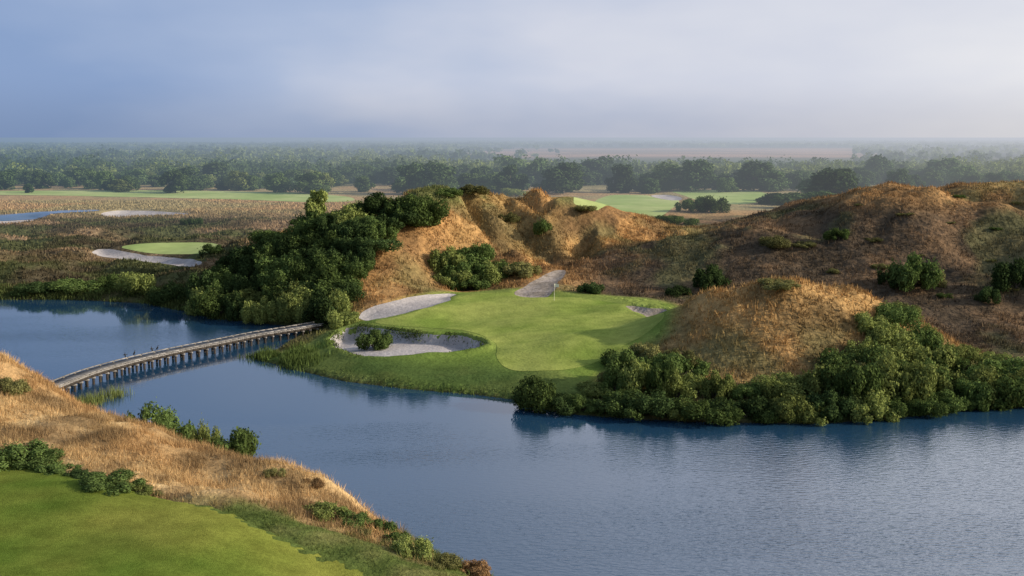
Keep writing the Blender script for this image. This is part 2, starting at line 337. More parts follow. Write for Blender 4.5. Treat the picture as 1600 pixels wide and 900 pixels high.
T = mixc(T, mixc((0.40, 0.27, 0.14), (0.33, 0.27, 0.14), sst(c3, .4, .6)), sst(GY, 225, 265))
lowb = sst(-SD, -9, -2)*INL*(1-sst(HG, 1.5, 4)); T = mixc(T, mixc((0.08, 0.105, 0.035), (0.12, 0.11, 0.05), sst(c1, .4, .6)), lowb)
T = mixc(T, mixc((0.17, 0.24, 0.048), (0.215, 0.265, 0.064), sst(c1, .4, .6)), apr)
T = mixc(T, mixc((0.078, 0.12, 0.034), (0.105, 0.14, 0.04), sst(c1, .4, .6)), apr*sst(-SD, -9.0, -2.5)*.95)
T = mixc(T, (0.08, 0.10, 0.04), sst(GY, 360, 420)*(1-sst(GY, 800, 900)))
fld = sst(GY, 850, 950)*(1-sst(GY, 1450, 1700))*sst(GX/GY, -.13, -.06)*(1-sst(GX/GY, .30, .36))
T = mixc(T, (0.06, 0.075, 0.045), sst(GY, 800, 900))
T = mixc(T, mixc((0.42, 0.25, 0.155), (0.27, 0.18, 0.11), sst(fbm(GX, GY*3, 200, 3), .45, .6)), fld)
T = mixc(T, (0.06, 0.05, 0.03), (~INL)*1.0)
Tf = interp(xs, ys, T)
nx_, ny_ = len(xs), len(ys)
idx = np.arange(nx_*ny_).reshape(ny_, nx_)
FQ = np.stack([idx[:-1, :-1], idx[:-1, 1:], idx[1:, 1:], idx[1:, :-1]], -1).reshape(-1, 4)
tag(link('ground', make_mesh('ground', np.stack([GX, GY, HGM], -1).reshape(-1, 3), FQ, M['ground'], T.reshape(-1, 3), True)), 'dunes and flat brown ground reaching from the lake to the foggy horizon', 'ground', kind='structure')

def sheet(name, poly, gx, gy, hf, fq, mat, lift=0.05, colf=None):
    vx, vy = gx.ravel(), gy.ravel()
    p = np.array(poly)
    cx = vx[fq].mean(1); cy = vy[fq].mean(1)
    sel = (cx > p[:, 0].min()) & (cx < p[:, 0].max()) & (cy > p[:, 1].min()) & (cy < p[:, 1].max())
    f = fq[sel]; f = f[inside(cx[sel], cy[sel], poly)]
    u, inv = np.unique(f, return_inverse=True); f = inv.reshape(f.shape)
    X = vx[u].copy(); Y = vy[u].copy()
    e = np.sort(np.concatenate([f[:, [0, 1]], f[:, [1, 2]], f[:, [2, 3]], f[:, [3, 0]]]), 1)
    ue, ct = np.unique(e, axis=0, return_counts=True); bv = np.unique(ue[ct == 1])
    d, qx, qy = pdist(X[bv], Y[bv], poly, True)
    X[bv] = qx; Y[bv] = qy
    Zv = hf(X, Y)+lift
    return link(name, make_mesh(name, np.stack([X, Y, Zv], -1), f, mat, None if colf is None else colf(X, Y), smooth=True))
# ------------------------------------------------------------ water
def water_mat():
    m = bpy.data.materials.new('lake_water'); m.use_nodes = True; nt = m.node_tree; nt.nodes.clear(); L = nt.links.new
    g = nn(nt, 'ShaderNodeNewGeometry')
    b = nn(nt, 'ShaderNodeBsdfPrincipled'); b.inputs['Base Color'].default_value = (0.016, 0.056, 0.11, 1); b.inputs['Roughness'].default_value = 0.04
    b.inputs['IOR'].default_value = 1.5; b.inputs['Specular IOR Level'].default_value = 0.75
    def no(sc, det, rot, st):
        mp = nn(nt, 'ShaderNodeMapping'); mp.inputs['Rotation'].default_value = (0, 0, rot); mp.inputs['Scale'].default_value = st; L(g.outputs['Position'], mp.inputs[0])
        t = nn(nt, 'ShaderNodeTexNoise'); t.inputs['Scale'].default_value = sc; t.inputs['Detail'].default_value = det; L(mp.outputs[0], t.inputs['Vector']); return t.outputs[0]
    a = no(3.4, 4, 0.5, (0.5, 1.2, 1)); big = no(0.035, 3, -0.6, (0.35, 1.3, 1))
    mr = nn(nt, 'ShaderNodeMapRange'); mr.inputs[1].default_value = 0.42; mr.inputs[2].default_value = 0.62; mr.inputs[3].default_value = 0.003; mr.inputs[4].default_value = 0.036; L(big, mr.inputs[0])
    # the open, breezier reach on the right carries more ripples than the sheltered left arm
    sx = nn(nt, 'ShaderNodeSeparateXYZ'); L(g.outputs['Position'], sx.inputs[0])
    u = nn(nt, 'ShaderNodeMath', operation='MULTIPLY_ADD'); L(sx.outputs['Y'], u.inputs[0]); u.inputs[1].default_value = -.55; L(sx.outputs['X'], u.inputs[2])
    m2 = nn(nt, 'ShaderNodeMapRange', interpolation_type='SMOOTHSTEP'); m2.inputs[1].default_value = -44; m2.inputs[2].default_value = -10; m2.inputs[3].default_value = 0; m2.inputs[4].default_value = .04; L(u.outputs[0], m2.inputs[0])
    ad = nn(nt, 'ShaderNodeMath', operation='ADD'); L(mr.outputs[0], ad.inputs[0]); L(m2.outputs[0], ad.inputs[1])
    bp = nn(nt, 'ShaderNodeBump'); bp.inputs['Strength'].default_value = 1; L(a, bp.inputs['Height']); L(ad.outputs[0], bp.inputs['Distance']); L(bp.outputs[0], b.inputs['Normal'])
    return finish(m, b.outputs[0], False)
M['water'] = water_mat()
tag(sheet('grass_bank', bank, GX, GY, hsb, FQ, M['bank'], 0.0, Tf), 'mown grass bank falling from the putting green to the lake', 'grass bank', kind='structure')
info = {'putting_green': ('putting_green', M['green'], 'bright smooth mown putting green on the peninsula', 'green'),
 'bunker_a': ('sand_bunker', M['sand'], 'large pale bunker at the front left of the putting green', 'bunker'),
 'bunker_b': ('sand_bunker', M['sand'], 'narrow pale sand bunker along the back left of the putting green', 'bunker'),
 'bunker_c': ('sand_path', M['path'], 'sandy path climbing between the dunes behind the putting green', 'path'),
 'bunker_d': ('sand_bunker', M['path'], 'thin shaded bunker at the right rear of the putting green', 'bunker'),  # darker path sand stands in for shade on this bunker
 'bunker_e': ('sand_bunker', M['sand'], 'curved pale bunker below the small far green across the lake', 'bunker'),
 'bunker_f': ('sand_bunker', M['sand'], 'pale sand patch at the far left edge, in front of the thin strip of water', 'bunker'),
 'bunker_h': ('sand_bunker', M['sand'], 'pale sand patch in the brown field, right of the strip of water', 'bunker'),
 'pond': ('pond', M['water'], 'long thin strip of water in the brown field at far left', 'pond'),
 'bunker_g': ('sand_bunker', M['sand'], 'tiny far bunker between the two distant fairways', 'bunker'),
 'far_green': ('putting_green', M['fairway'], 'small light green across the lake at left, above a curved bunker', 'green'),
 'strip': ('fairway', M['fairway'], 'thin pale fairway strip in front of the left tree line', 'fairway'),
 'fair_a': ('fairway', M['fairway'], 'pale fairway beyond the middle dune, left one of the distant pair', 'fairway'),
 'fair_b': ('fairway', M['fairway'], 'pale fairway beyond the dunes, right one of the distant pair', 'fairway')}
for k, (nm, mt, lb, ct) in info.items():
    tag(sheet(nm, POLY[k], GX, GY, hs, FQ, mt, {'bunker_g': .08, 'pond': .10}.get(k, .02)), lb, ct, kind='structure')
wx = np.linspace(-600, 600, 25); wy = np.linspace(-300, 300, 13); WX, WY = np.meshgrid(wx, wy); iw = np.arange(WX.size).reshape(WX.shape)
tag(link('water', make_mesh('water', np.stack([WX, WY, WX*0], -1).reshape(-1, 3), np.stack([iw[:-1, :-1], iw[:-1, 1:], iw[1:, 1:], iw[1:, :-1]], -1).reshape(-1, 4), M['water'])), 'blue rippled lake around the peninsula', 'lake', kind='structure')

# ------------------------------------------------------------ near hill
c2 = []
for a in [(0, 730, 10), (150, 760, 10), (250, 790, 10), (400, 820, 9.8), (500, 860, 9.5), (0, 900, 10), (300, 900, 10), (550, 895, 9.3), (0, 820, 10), (200, 850, 10)]: c2.append(Z(*a))
for a in [(-120, 560, 50), (0, 568, 50), (45, 576, 50), (100, 620, 50), (180, 657, 49), (300, 692, 47), (400, 724, 45), (480, 738, 43), (535, 758, 42), (566, 786, 41), (605, 824, 38), (680, 866, 36), (760, 896, 35), (0, 650, 44), (150, 700, 42), (330, 755, 40), (460, 775, 38.5), (525, 792, 39)]: c2.append(P(*a))
for a in [(-30, 60, 6), (-25, 58, 4.5), (-17, 57, 2.6), (-11, 54, 1.5), (-6, 46, 3.0), (-5, 50, 1.2), (-36, 75, 0.6), (-25, 72, -0.8), (-15, 66, -1.2), (-44, 84, 0.9), (-42, 92, -1.0), (-34, 84, -0.8), (-60, 85, 1.5), (-60, 100, -1), (-50, 65, 7), (-70, 60, 9), (-60, 45, 12), (-60, 20, 12), (-70, 90, 0.5),
          (0, 45, 0.6), (3, 38, 2.5), (6, 32, 3.5), (9, 40, -1), (12, 25, 3), (20, 20, -1), (18, 5, 3), (1, 29, 7.6), (0, 20, 9.5), (0, 0, 12), (-20, 0, 12), (-20, 20, 11), (-40, 30, 10.8), (25, 0, -1), (5, 55, -2), (-5, 60, -2)]: c2.append(np.array(a, float))
rb2 = RBF(c2, 2.4, 0.15)
hx = np.arange(-72, 26, 0.3); hy = np.arange(-6, 101, 0.3); QX, QY = np.meshgrid(hx, hy)
R2 = rb2(QX, QY); hf20 = interp(hx, hy, R2)
tee = smooth_poly([hit(a, b, hf20, 12, 80)[:2] for a, b in [(-120, 712), (0, 722), (100, 739), (240, 775), (330, 793), (420, 828), (510, 864), (620, 904), (680, 960), (580, 1050), (-100, 1050), (-400, 900)]], 2)
brn = np.array([hit(a, b, hf20, 12, 80)[:2] for a, b in [(-150, 715), (0, 722), (100, 738), (240, 772), (330, 784), (430, 800), (520, 826), (590, 848), (650, 872)]])
brn = np.vstack([brn, [[-4, 37.5], [-5, 47], [-20, 75], [-80, 105], [-80, 40]]])
brn_s = inside(QX, QY, brn); bd = pdist(QX, QY, brn); brm = sst(np.where(brn_s, bd, -bd)+(fbm(QX, QY, 2, 3)-.5)*2.2, -.5, .6)
ti = inside(QX, QY, tee); td = pdist(QX, QY, tee); tm = sst(np.where(ti, td, -td), -.3, .8)
H2 = R2+(1-tm)*((fbm(QX, QY, 5, 4)-.5)*1.5*(.35+.65*brm)+(fbm(QX, QY, 1.3, 3, 1)-.5)*0.6*(.3+.7*brm))-0.3*np.exp(-(td/0.8)**2)*(~ti)+tm*(fbm(QX, QY, 7, 2, 2)-.5)*1.0
hs2 = interp(hx, hy, H2); H2M = H2-0.12*sst(np.where(ti, td, -td), .3, .9)
d1 = fbm(QX, QY, 2.2, 4, 2); d3 = fbm(QX, QY, 6, 3, 3)
T2 = mixc((0.085, 0.115, 0.03), (0.16, 0.16, 0.055), sst(d1, .45, .7))
T2 = mixc(T2, mixc(mixc((0.53, 0.37, 0.18), (0.42, 0.265, 0.12), sst(d3, .42, .6)), (0.27, 0.18, 0.088), sst(d1, .42, .62)), brm)
T2 = mixc(T2, (0.07, 0.06, 0.035), 1-sst(H2, 0.1, 1.0))
T2f = interp(hx, hy, T2)
i2 = np.arange(QX.size).reshape(QX.shape); FQ2 = np.stack([i2[:-1, :-1], i2[:-1, 1:], i2[1:, 1:], i2[1:, :-1]], -1).reshape(-1, 4)
tag(link('hill', make_mesh('hill', np.stack([QX, QY, H2M], -1).reshape(-1, 3), FQ2, M['hill'], T2.reshape(-1, 3), True)), 'grassy hill on the near bank at lower left', 'hill', kind='structure')
tag(sheet('tee_ground', tee, QX, QY, hs2, FQ2, M['tee'], 0.02), 'mown tee turf in the lower left corner', 'tee', kind='structure')

# ------------------------------------------------------------ grass (stuff)
def blades(name, x, y, z, nb, h0, h1, w, col, lean, label, cat='grass', spread=0.25, jit=0.25):
    n = len(x)*nb; X = np.repeat(x, nb)+rng.normal(0, spread, n); Y = np.repeat(y, nb)+rng.normal(0, spread, n); Zb = np.repeat(z, nb)-0.05
    hg = rng.uniform(h0, h1, n); a = rng.uniform(0, 2*math.pi, n); l = rng.uniform(0, lean, n)*hg; q = rng.uniform(0, math.pi, n); ww = w*rng.uniform(.6, 1.3, n)
    b0 = np.stack([X-np.cos(q)*ww, Y-np.sin(q)*ww, Zb], -1); b1 = np.stack([X+np.cos(q)*ww, Y+np.sin(q)*ww, Zb], -1)
    tp = np.stack([X+np.cos(a)*l, Y+np.sin(a)*l, Zb+hg], -1)
    V = np.stack([b0, b1, tp], 1).reshape(-1, 3); Fc = np.arange(3*n).reshape(-1, 3)
    C = np.repeat(col, nb, 0)*rng.uniform(1-jit, 1+jit, (n, 1)); C = np.repeat(C, 3, 0)
    return tag(link(name, make_mesh(name, V, Fc, M['grass'], C)), label, cat, kind='stuff')
msk = interp(xs, ys, np.clip(smooth_m+sandm+apr+(~INL)+(SD < 0.6), 0, 1).astype(float)); rhf = interp(xs, ys, rh); mnf = interp(xs, ys, np.maximum(mnd, cen))
n = 180000; x = rng.uniform(-78, 88, n); y = 82+106*rng.random(n)**1.15
k = (msk(x, y) < 0.3); x, y = x[k], y[k]; cl = fbm(x, y, 2.2, 3, 3); k = rng.random(len(x)) < (sst(cl, .38, .6)*0.95+.05)*(1-.5*rhf(x, y))+.3*mnf(x, y); x, y = x[k], y[k]
blades('dry_grass', x, y, hs(x, y), 3, .15, .58, .07, Tf(x, y)*1.03, .8, 'tufted orange brown dry grass covering the dunes across the lake')
n = 30000; x = rng.uniform(-150, -30, n); y = rng.uniform(150, 300, n); k = msk(x, y) < .3; x, y = x[k], y[k]
blades('dry_grass', x, y, hs(x, y), 3, .25, .6, .16, Tf(x, y)*1.05, .7, 'low brown grass on the flat field at far left')
sdf = interp(xs, ys, np.where(INL, SD, -SD)); af = interp(xs, ys, apr)
gm_ = interp(xs, ys, np.clip(smooth_m*1.5+sandm*1.5, 0, 1))
n = 40000; x = rng.uniform(-35, 16, n); y = rng.uniform(84, 135, n); s = sdf(x, y)
k = (s > -0.2) & (s < 1.8) & (gm_(x, y) < .1) & (af(x, y) > .3) & (rng.random(n) < .6*sst(fbm(x, y, 3, 3), .48, .66)); x, y, s = x[k], y[k], s[k]
blades('rough_grass', x, y, hs(x, y), 3, .02, .12, .05, Tf(x, y)*rng.uniform(.85, 1.15, (len(x), 1)), .8, 'short green rough grass at the foot of the bank around the putting green')
eg = POLY['bunker_a']; n = 5000; i = rng.integers(0, len(eg), n); f_ = rng.random((n, 1)); p = eg[i]*(1-f_)+eg[(i+1) % len(eg)]*f_+rng.normal(0, .2, (n, 2)); x, y = p[:, 0], p[:, 1]; k = (rng.random(n) < sst(fbm(x, y, 2.5, 3, 2), .4, .6)*(.1+.7*(y > np.median(eg[:, 1])))); x, y = x[k], y[k]
blades('rough_grass', x, y, hs(x, y), 4, .06, .2, .05, np.array([.09, .12, .035])*rng.uniform(.6, 1.4, (len(x), 1)), .9, 'shaggy grass lip around the large front left bunker')
n = 40000; x = rng.uniform(-38, 14, n); y = rng.uniform(84, 126, n); s = sdf(x, y)
k = (s > -.4) & (s < .5) & (rng.random(n) < .6*sst(fbm(x, y, 4, 3, 1), .45, .62)); x, y = x[k], y[k]
blades('reeds', x, y, np.maximum(hs(x, y), -.1), 3, .12, .36, .045, np.array([.10, .145, .038])*rng.uniform(.6, 1.3, (len(x), 1)), .5, 'low fringe of green reeds along the waterline of the peninsula', 'reeds')
n = 9000; c = np.array([Z(430, 558, 0)[:2], Z(470, 568, 0)[:2], Z(415, 552, 0)[:2]])[rng.integers(0, 3, n)]; x = c[:, 0]+rng.normal(0, 1.2, n); y = c[:, 1]+rng.normal(0, 1.5, n); k = (sdf(x, y) > -1.8) & (fbm(x, y, 1.5, 2) > .45); x, y = x[k][:1000], y[k][:1000]
blades('reeds', x, y, np.maximum(hs(x, y), -.2), 3, .3, .85, .045, np.array([.11, .155, .042])*rng.uniform(.6, 1.3, (len(x), 1)), .4, 'reed bed in the shallows beside the far end of the footbridge', 'reeds')
n = 70000; x = rng.uniform(-80, 12, n); y = rng.uniform(130, 175, n); s = sdf(x, y); k = (s > -.3) & (s < 7) & (x < -28) & (rng.random(n) < sst(fbm(x, y, 4, 3, 1), .3, .6)); x, y = x[k][:9000], y[k][:9000]
blades('bank_grass', x, y, hs(x, y), 3, .3, .8, .09, np.array([.10, .125, .04])*rng.uniform(.5, 1.3, (len(x), 1)), .6, 'dark green weedy grass on the far left lake bank')
n = 130000; x = rng.uniform(-36, 1, n); y = rng.uniform(30, 58, n); bm = interp(hx, hy, brm)(x, y); tmm = interp(hx, hy, tm)(x, y); cl = fbm(x, y, 1.1, 3, 3)
k = (bm > rng.random(n)) & (tmm < .05) & (rng.random(n) < .08+.92*sst(cl, .35, .58)); x, y = x[k], y[k]
blades('dry_grass', x, y, hs2(x, y), 4, .08, .36, .013, T2f(x, y)*1.08, .9, 'tan dry grass on the near hill at lower left', spread=.12)
n = 100000; x = rng.uniform(-30, 8, n); y = rng.uniform(26, 60, n); bm = interp(hx, hy, brm)(x, y); tmm = interp(hx, hy, tm)(x, y)
k = (bm < .5) & (tmm < .02) & (hs2(x, y) > .2) & (rng.random(n) < .3+.7*sst(fbm(x, y, 1.5, 3, 2), .4, .6)); x, y = x[k], y[k]
blades('rough_grass', x, y, hs2(x, y), 3, .05, .18, .016, T2f(x, y)*1.05, .9, 'short olive green rough between the tee turf and the lake', spread=.12)
cc = np.array([Z(178, 618, 0)[:2], Z(130, 632, 0)[:2], Z(145, 628, 0)[:2]]); n = 420; c = cc[rng.integers(0, 3, n)]; x = c[:, 0]+rng.normal(0, .55, n); y = c[:, 1]+rng.normal(0, .7, n)
blades('reeds', x, y, x*0-.1, 3, .3, 1.1, .03, np.array([.16, .19, .06])*rng.uniform(.6, 1.3, (n, 1)), .3, 'thin reeds standing in the water below the near end of the footbridge', 'reeds')

# ------------------------------------------------------------ foliage prototypes
def leafquads(C, outw, size):
    n = len(C); nr = outw/(np.linalg.norm(outw, axis=1, keepdims=True)+1e-9)+rng.normal(0, .5, (n, 3)); nr /= np.linalg.norm(nr, axis=1, keepdims=True)
    t = np.cross(nr, rng.normal(0, 1, (n, 3))); t /= np.linalg.norm(t, axis=1, keepdims=True)+1e-9; b = np.cross(nr, t)
    s = size*rng.uniform(.6, 1.3, (n, 1)); V = np.stack([C-t*s, C-b*s*.65, C+t*s, C+b*s*.65], 1).reshape(-1, 3)
    return V, np.arange(4*n).reshape(-1, 4)
def crown_pts(lobes, n):
    lob = np.array(lobes); wt = lob[:, 3]**2; li = rng.choice(len(lob), n, p=wt/wt.sum()); d = rng.normal(0, 1, (n, 3)); d /= np.linalg.norm(d, axis=1, keepdims=True)
    bumpy = 1+.2*np.sin(d[:, 0]*7+li)*np.sin(d[:, 1]*6+2*li)+.1*np.sin(d[:, 2]*11+3*li)
    C = lob[li, :3]+d*(lob[li, 3]*rng.uniform(.68, 1.1, n)*bumpy)[:, None]
    keep = np.ones(n, bool)
    for j, l in enumerate(lob):
        keep &= ~((np.linalg.norm(C-l[:3], axis=1) < .58*l[3]))
    return C[keep], d[keep]
SHRUB = []
for vi in range(10):
    lobes = []; top = rng.uniform(.5, .95); lo = rng.uniform(.10, .15); hi_ = rng.uniform(.24, .36)
    for j in range(18):
        a = rng.uniform(0, 6.28); r = .74*math.sqrt(rng.random()); lobes.append((r*math.cos(a), r*math.sin(a), rng.uniform(.12, top)*(1-.45*r), rng.uniform(lo, hi_)))
    C, d = crown_pts(lobes, 8200); k = C[:, 2] > -.03; C, d = C[k], d[k]
    sp_ = rng.integers(0, len(C), int(rng.integers(14, 44)))         # upright shoots standing out of the outline
    for q in sp_:
        L_ = rng.uniform(.06, .2); dr = d[q]*.7+np.array([0, 0, .7]); m_ = 7
        C = np.vstack([C, C[q]+dr*(np.linspace(.1, 1, m_)*L_)[:, None]+rng.normal(0, .025, (m_, 3))]); d = np.vstack([d, np.repeat(d[q][None], m_, 0)])
    C[:, 2] *= 1.0/np.percentile(C[:, 2], 99.7); C[:, :2] *= 1/np.percentile(np.abs(C[:, 0]), 98.5)
    V, Fc = leafquads(C, d, .046); fm = make_mesh('foliage', V, Fc, LEAF['mid'])
    mb = MB()
    for j in range(6):
        l = lobes[j]; mb.tube([(0.06*math.cos(j), .06*math.sin(j), -.12), (l[0]*.4, l[1]*.4, .22), (l[0], l[1], l[2])], [.035, .025, .008], 6)
    SHRUB.append((fm, mb.mesh('stem', M['bark'], True)))
TREE = []
for vi in range(8):
    lobes = []; wd = rng.uniform(.32, .44)
    for j in range(24):
        a = rng.uniform(0, 6.28); zz = rng.uniform(.12, .86); r = wd*math.sqrt(rng.random())*(1.1-abs(zz-.42)*1.4); lobes.append((r*math.cos(a), r*math.sin(a), zz, rng.uniform(.11, .19)))
    C, d = crown_pts(lobes, 3600); k = C[:, 2] > .02; C, d = C[k], d[k]; C[:, 2] = C[:, 2]*1.0/C[:, 2].max(); V, Fc = leafquads(C, d, .043); cm = make_mesh('crown', V, Fc, LEAF['far'])
    mb = MB(); mb.tube([(0, 0, -.05), (.01, 0, .18), (0, .02, .45), (0, 0, .75)], [.024, .02, .014, .005], 8)
    for j in range(5): l = lobes[j]; mb.tube([(0, 0, .15+.04*j), (l[0]*.5, l[1]*.5, (l[2]+.25)/2), l[:3]], [.012, .009, .004], 6)
    TREE.append((cm, mb.mesh('trunk', M['bark'], True)))
def plant(kind, base, rx, hz, mat, label, group, cat, protos, parts, rz=None, var=None):
    fm, sm = protos[rng.integers(len(protos)) if var is None else var]
    e = empty(kind, base, label, cat, group, float(rng.uniform(0, 6.28)))
    f = float(rng.uniform(.88, 1.14)); sc = (float(rx*f), float(rx/f), float(hz))
    for nm, me in zip(parts, (fm, sm)):
        o = link(nm, me, e); o.scale = sc
        if nm in ('foliage', 'crown'): o.material_slots[0].link = 'OBJECT'; o.material_slots[0].material = LEAF[mat]
    return e
def shrub(px, py, w, h, mat, label, group=None, hf=None, d0=70, d1=700, name='shrub'):
    b = hit(px, py, hf or hs, d0, d1); k = b[1]/F
    return plant(name, b-[0, 0, .1], w*k/2, h*k, mat, label, group, 'shrub', SHRUB, ('foliage', 'stem'))
def bank_shrub(px, d, w, top, mat, label):     # rooted on the lake side of the near ridge
    tp = P(px, top, d); z = float(hs2(np.array([tp[0]]), np.array([d]))[0])
    return plant('shrub', (tp[0], d, z-.1), w*d/F/2, max(tp[2]-z, .8), mat, label, None, 'shrub', SHRUB, ('foliage', 'stem'))
def pick(*ms): return ms[rng.integers(len(ms))]
def scatter_px(poly, gap, n=3000):
    p = np.array(poly); out = []
    for _ in range(n):
        q = (rng.uniform(p[:, 0].min(), p[:, 0].max()), rng.uniform(p[:, 1].min(), p[:, 1].max()))
        if not inside(np.array([q[0]]), np.array([q[1]]), poly)[0]: continue
        if all(abs(q[0]-o[0])**2+(1.7*(q[1]-o[1]))**2 > gap*gap for o in out): out.append(q)
    return out
thick = [(312, 492), (326, 455), (345, 430), (400, 396), (450, 380), (500, 360), (560, 340), (610, 336), (670, 350), (610, 372), (575, 408), (545, 445), (535, 480), (520, 500), (440, 504), (360, 496)]
for px, py in sorted(scatter_px(thick, 25), key=lambda q: q[1]):
    if py < 372: lb, gp, mt = 'green shrub on the crest of the thicket covering the middle dune', 'shrubs along the thicket crest', pick('mid', 'light', 'mid', 'dark')
    elif py > 472: lb, gp, mt = "leafy shrub at the water's edge below the thicket, beside the far bridge end", 'waterside shrubs below the thicket', pick('mid', 'mid', 'light', 'dark')
    else: lb, gp, mt = 'dark green shrub on the slope of the thicket left of the putting green', 'shrubs on the thicket slope', pick('dark', 'dark', 'mid', 'mid') if px > 420 else pick('dark', 'dark', 'mid')
    shrub(px, py, rng.uniform(46, 84), rng.uniform(26, 44), mt, lb, gp)
for px, py, w, h in [(700, 425, 60, 40), (725, 438, 80, 46), (760, 440, 60, 32), (705, 448, 60, 30), (745, 415, 55, 36), (780, 432, 50, 26), (735, 452, 70, 24)]:
    shrub(px, py, w, h, pick('mid', 'mid', 'light'), 'bushy green shrub in the clump between the orange dune and the putting green', 'clump below the orange dune')
shx = np.array([a for a, b in SH[15:]]); shy = np.array([b for a, b in SH[15:]])
px = 836.0
while px < 1640:
    w = rng.uniform(40, 96)
    shrub(px, np.interp(px, shx, shy)-rng.uniform(3, 10), w, w*rng.uniform(.34, .62), pick('mid', 'dark', 'mid', 'light'), 'green shrub in the front row along the right lake shore', 'front row of shrubs on the right shore'); px += w*.48
topx = [900, 950, 1000, 1060, 1110, 1160, 1210, 1250, 1300, 1345, 1400, 1470, 1530, 1600, 1700]; topy = [606, 572, 546, 550, 564, 582, 588, 576, 562, 550, 550, 558, 570, 568, 566]
px = 930.0
while px < 1640:
    w = rng.uniform(46, 108); b_ = 624+rng.uniform(-10, 8); tp = np.interp(px, topx, topy)+rng.uniform(-4, 28)
    shrub(px, b_, w, max(b_-tp, 20), pick('mid', 'mid', 'light', 'light'), 'taller green shrub in the second row on the right shore, below the mound', 'second row of shrubs on the right shore'); px += w*.52
px = 960.0
while px < 1640:
    w = rng.uniform(46, 90)
    if not 1090 < px < 1300 and rng.random() < .85:
        b_ = 596+rng.uniform(-10, 6); tp = np.interp(px, topx, topy)+rng.uniform(-12, 14)
        shrub(px, b_, w, max(b_-tp, 20), pick('mid', 'light', 'olive'), 'green shrub in the back row at the foot of the brown mound', 'back row of shrubs under the mound')
    px += w*.6
for px, py, w, h in [(1340, 590, 92, 52), (1425, 588, 100, 54), (1488, 598, 96, 50), (1580, 605, 100, 50)]:
    shrub(px, py, w, h, pick('mid', 'light'), 'tall bushy shrub standing above the back row under the brown mound', 'tallest shrubs under the mound')
for px, py, w, h in [(985, 572, 74, 30), (1022, 566, 70, 30), (1062, 572, 66, 28)]:
    shrub(px, py, w, h, pick('mid', 'light', 'olive'), 'leafy shrub climbing the left flank of the brown mound', 'shrubs on the left flank of the mound')
for px, py, w, h in [(1370, 525, 62, 36), (1398, 508, 60, 34), (1390, 548, 72, 42), (1430, 552, 72, 42), (1350, 556, 54, 30), (1412, 494, 50, 22), (1445, 538, 54, 32), (1455, 575, 76, 36), (1500, 562, 60, 26), (1545, 577, 66, 28)]:
    shrub(px, py, w, h, pick('mid', 'light', 'light'), 'green shrub climbing the right shoulder of the brown mound', 'shrubs on the right shoulder of the mound')
for px, py in scatter_px([(1180, 378), (1290, 362), (1340, 320), (1450, 300), (1620, 305), (1620, 470), (1500, 478), (1300, 428)], 70):
    w = rng.uniform(14, 40)
    shrub(px, py, w, w*rng.uniform(.18, .32), pick('olive', 'mid', 'olive', 'olive'), 'small scrubby bush growing in the rust brown grass of the right dune', 'scrub bushes dotted over the right dune')
one = [(588, 545, 58, 32, 'mid', 'lone rounded shrub growing inside the front left bunker'),
 (770, 301, 80, 16, 'mid', 'low green shrub on the very top of the orange middle dune'),
 (735, 302, 56, 14, 'olive', 'small olive shrub just left of the top of the orange dune'),
 (806, 306, 44, 12, 'light', 'light shrub just right of the top of the orange dune'),
 (700, 308, 40, 14, 'mid', 'low shrub on the left end of the orange dune crest'),
 (915, 330, 40, 10, 'olive', 'low scrub further right along the orange dune crest'),
 (795, 345, 30, 14, 'olive', 'olive shrub in a gully high on the orange dune face'),
 (845, 365, 34, 22, 'mid', 'small green shrub halfway up the right face of the orange dune'),
 (815, 430, 60, 22, 'olive', 'olive shrub beside the sandy path behind the putting green'),
 (655, 352, 64, 30, 'mid', 'broad green shrub at the right end of the thicket, against the orange dune'),
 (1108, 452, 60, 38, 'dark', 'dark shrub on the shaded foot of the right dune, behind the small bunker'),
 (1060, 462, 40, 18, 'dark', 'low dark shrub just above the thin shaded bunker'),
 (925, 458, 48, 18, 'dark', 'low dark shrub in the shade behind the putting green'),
 (1210, 385, 50, 18, 'olive', 'olive shrub on the middle of the right dune slope'),
 (1308, 374, 40, 18, 'mid', 'small shrub high on the right dune, left of its summit'),
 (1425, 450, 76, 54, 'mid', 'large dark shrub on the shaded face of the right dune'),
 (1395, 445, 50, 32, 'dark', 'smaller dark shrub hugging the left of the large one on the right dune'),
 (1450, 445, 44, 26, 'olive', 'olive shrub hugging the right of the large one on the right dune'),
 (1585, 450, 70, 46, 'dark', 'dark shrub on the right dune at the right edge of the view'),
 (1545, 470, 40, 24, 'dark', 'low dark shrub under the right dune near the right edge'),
 (1215, 449, 60, 13, 'olive', 'low olive shrub on top of the brown mound'),
 (1060, 352, 70, 16, 'mid', 'low green shrub at the back of the orange dune, in front of the far fairway'),
 (1080, 331, 50, 24, 'mid', 'left shrub of the pair in front of the distant right fairway'),
 (1110, 332, 50, 26, 'mid', 'right shrub of the pair in front of the distant right fairway'),
 (215, 460, 60, 36, 'light', 'light green shrub on the far left bank, beside the thicket'),
 (175, 452, 44, 24, 'mid', 'low shrub on the far left bank below the curved bunker'),
 (265, 470, 56, 30, 'dark', 'dark shrub at the left waterline just before the thicket'),
 (120, 455, 70, 20, 'mid', 'wide low shrub on the far left lake bank'),
 (60, 458, 60, 18, 'dark', 'low dark shrub on the lake bank near the left edge'),
 (300, 352, 30, 12, 'dark', 'small dark shrub in the brown field left of the thicket'),
 (330, 396, 40, 16, 'dark', 'shrub beside the small far green at the edge of the thicket'),
 (475, 498, 70, 46, 'light', 'pale yellow green shrub at the waterside beside the bridge'),
 (530, 508, 50, 26, 'light', 'light green shrub where the bridge meets the peninsula')]
for a in one: shrub(*a)
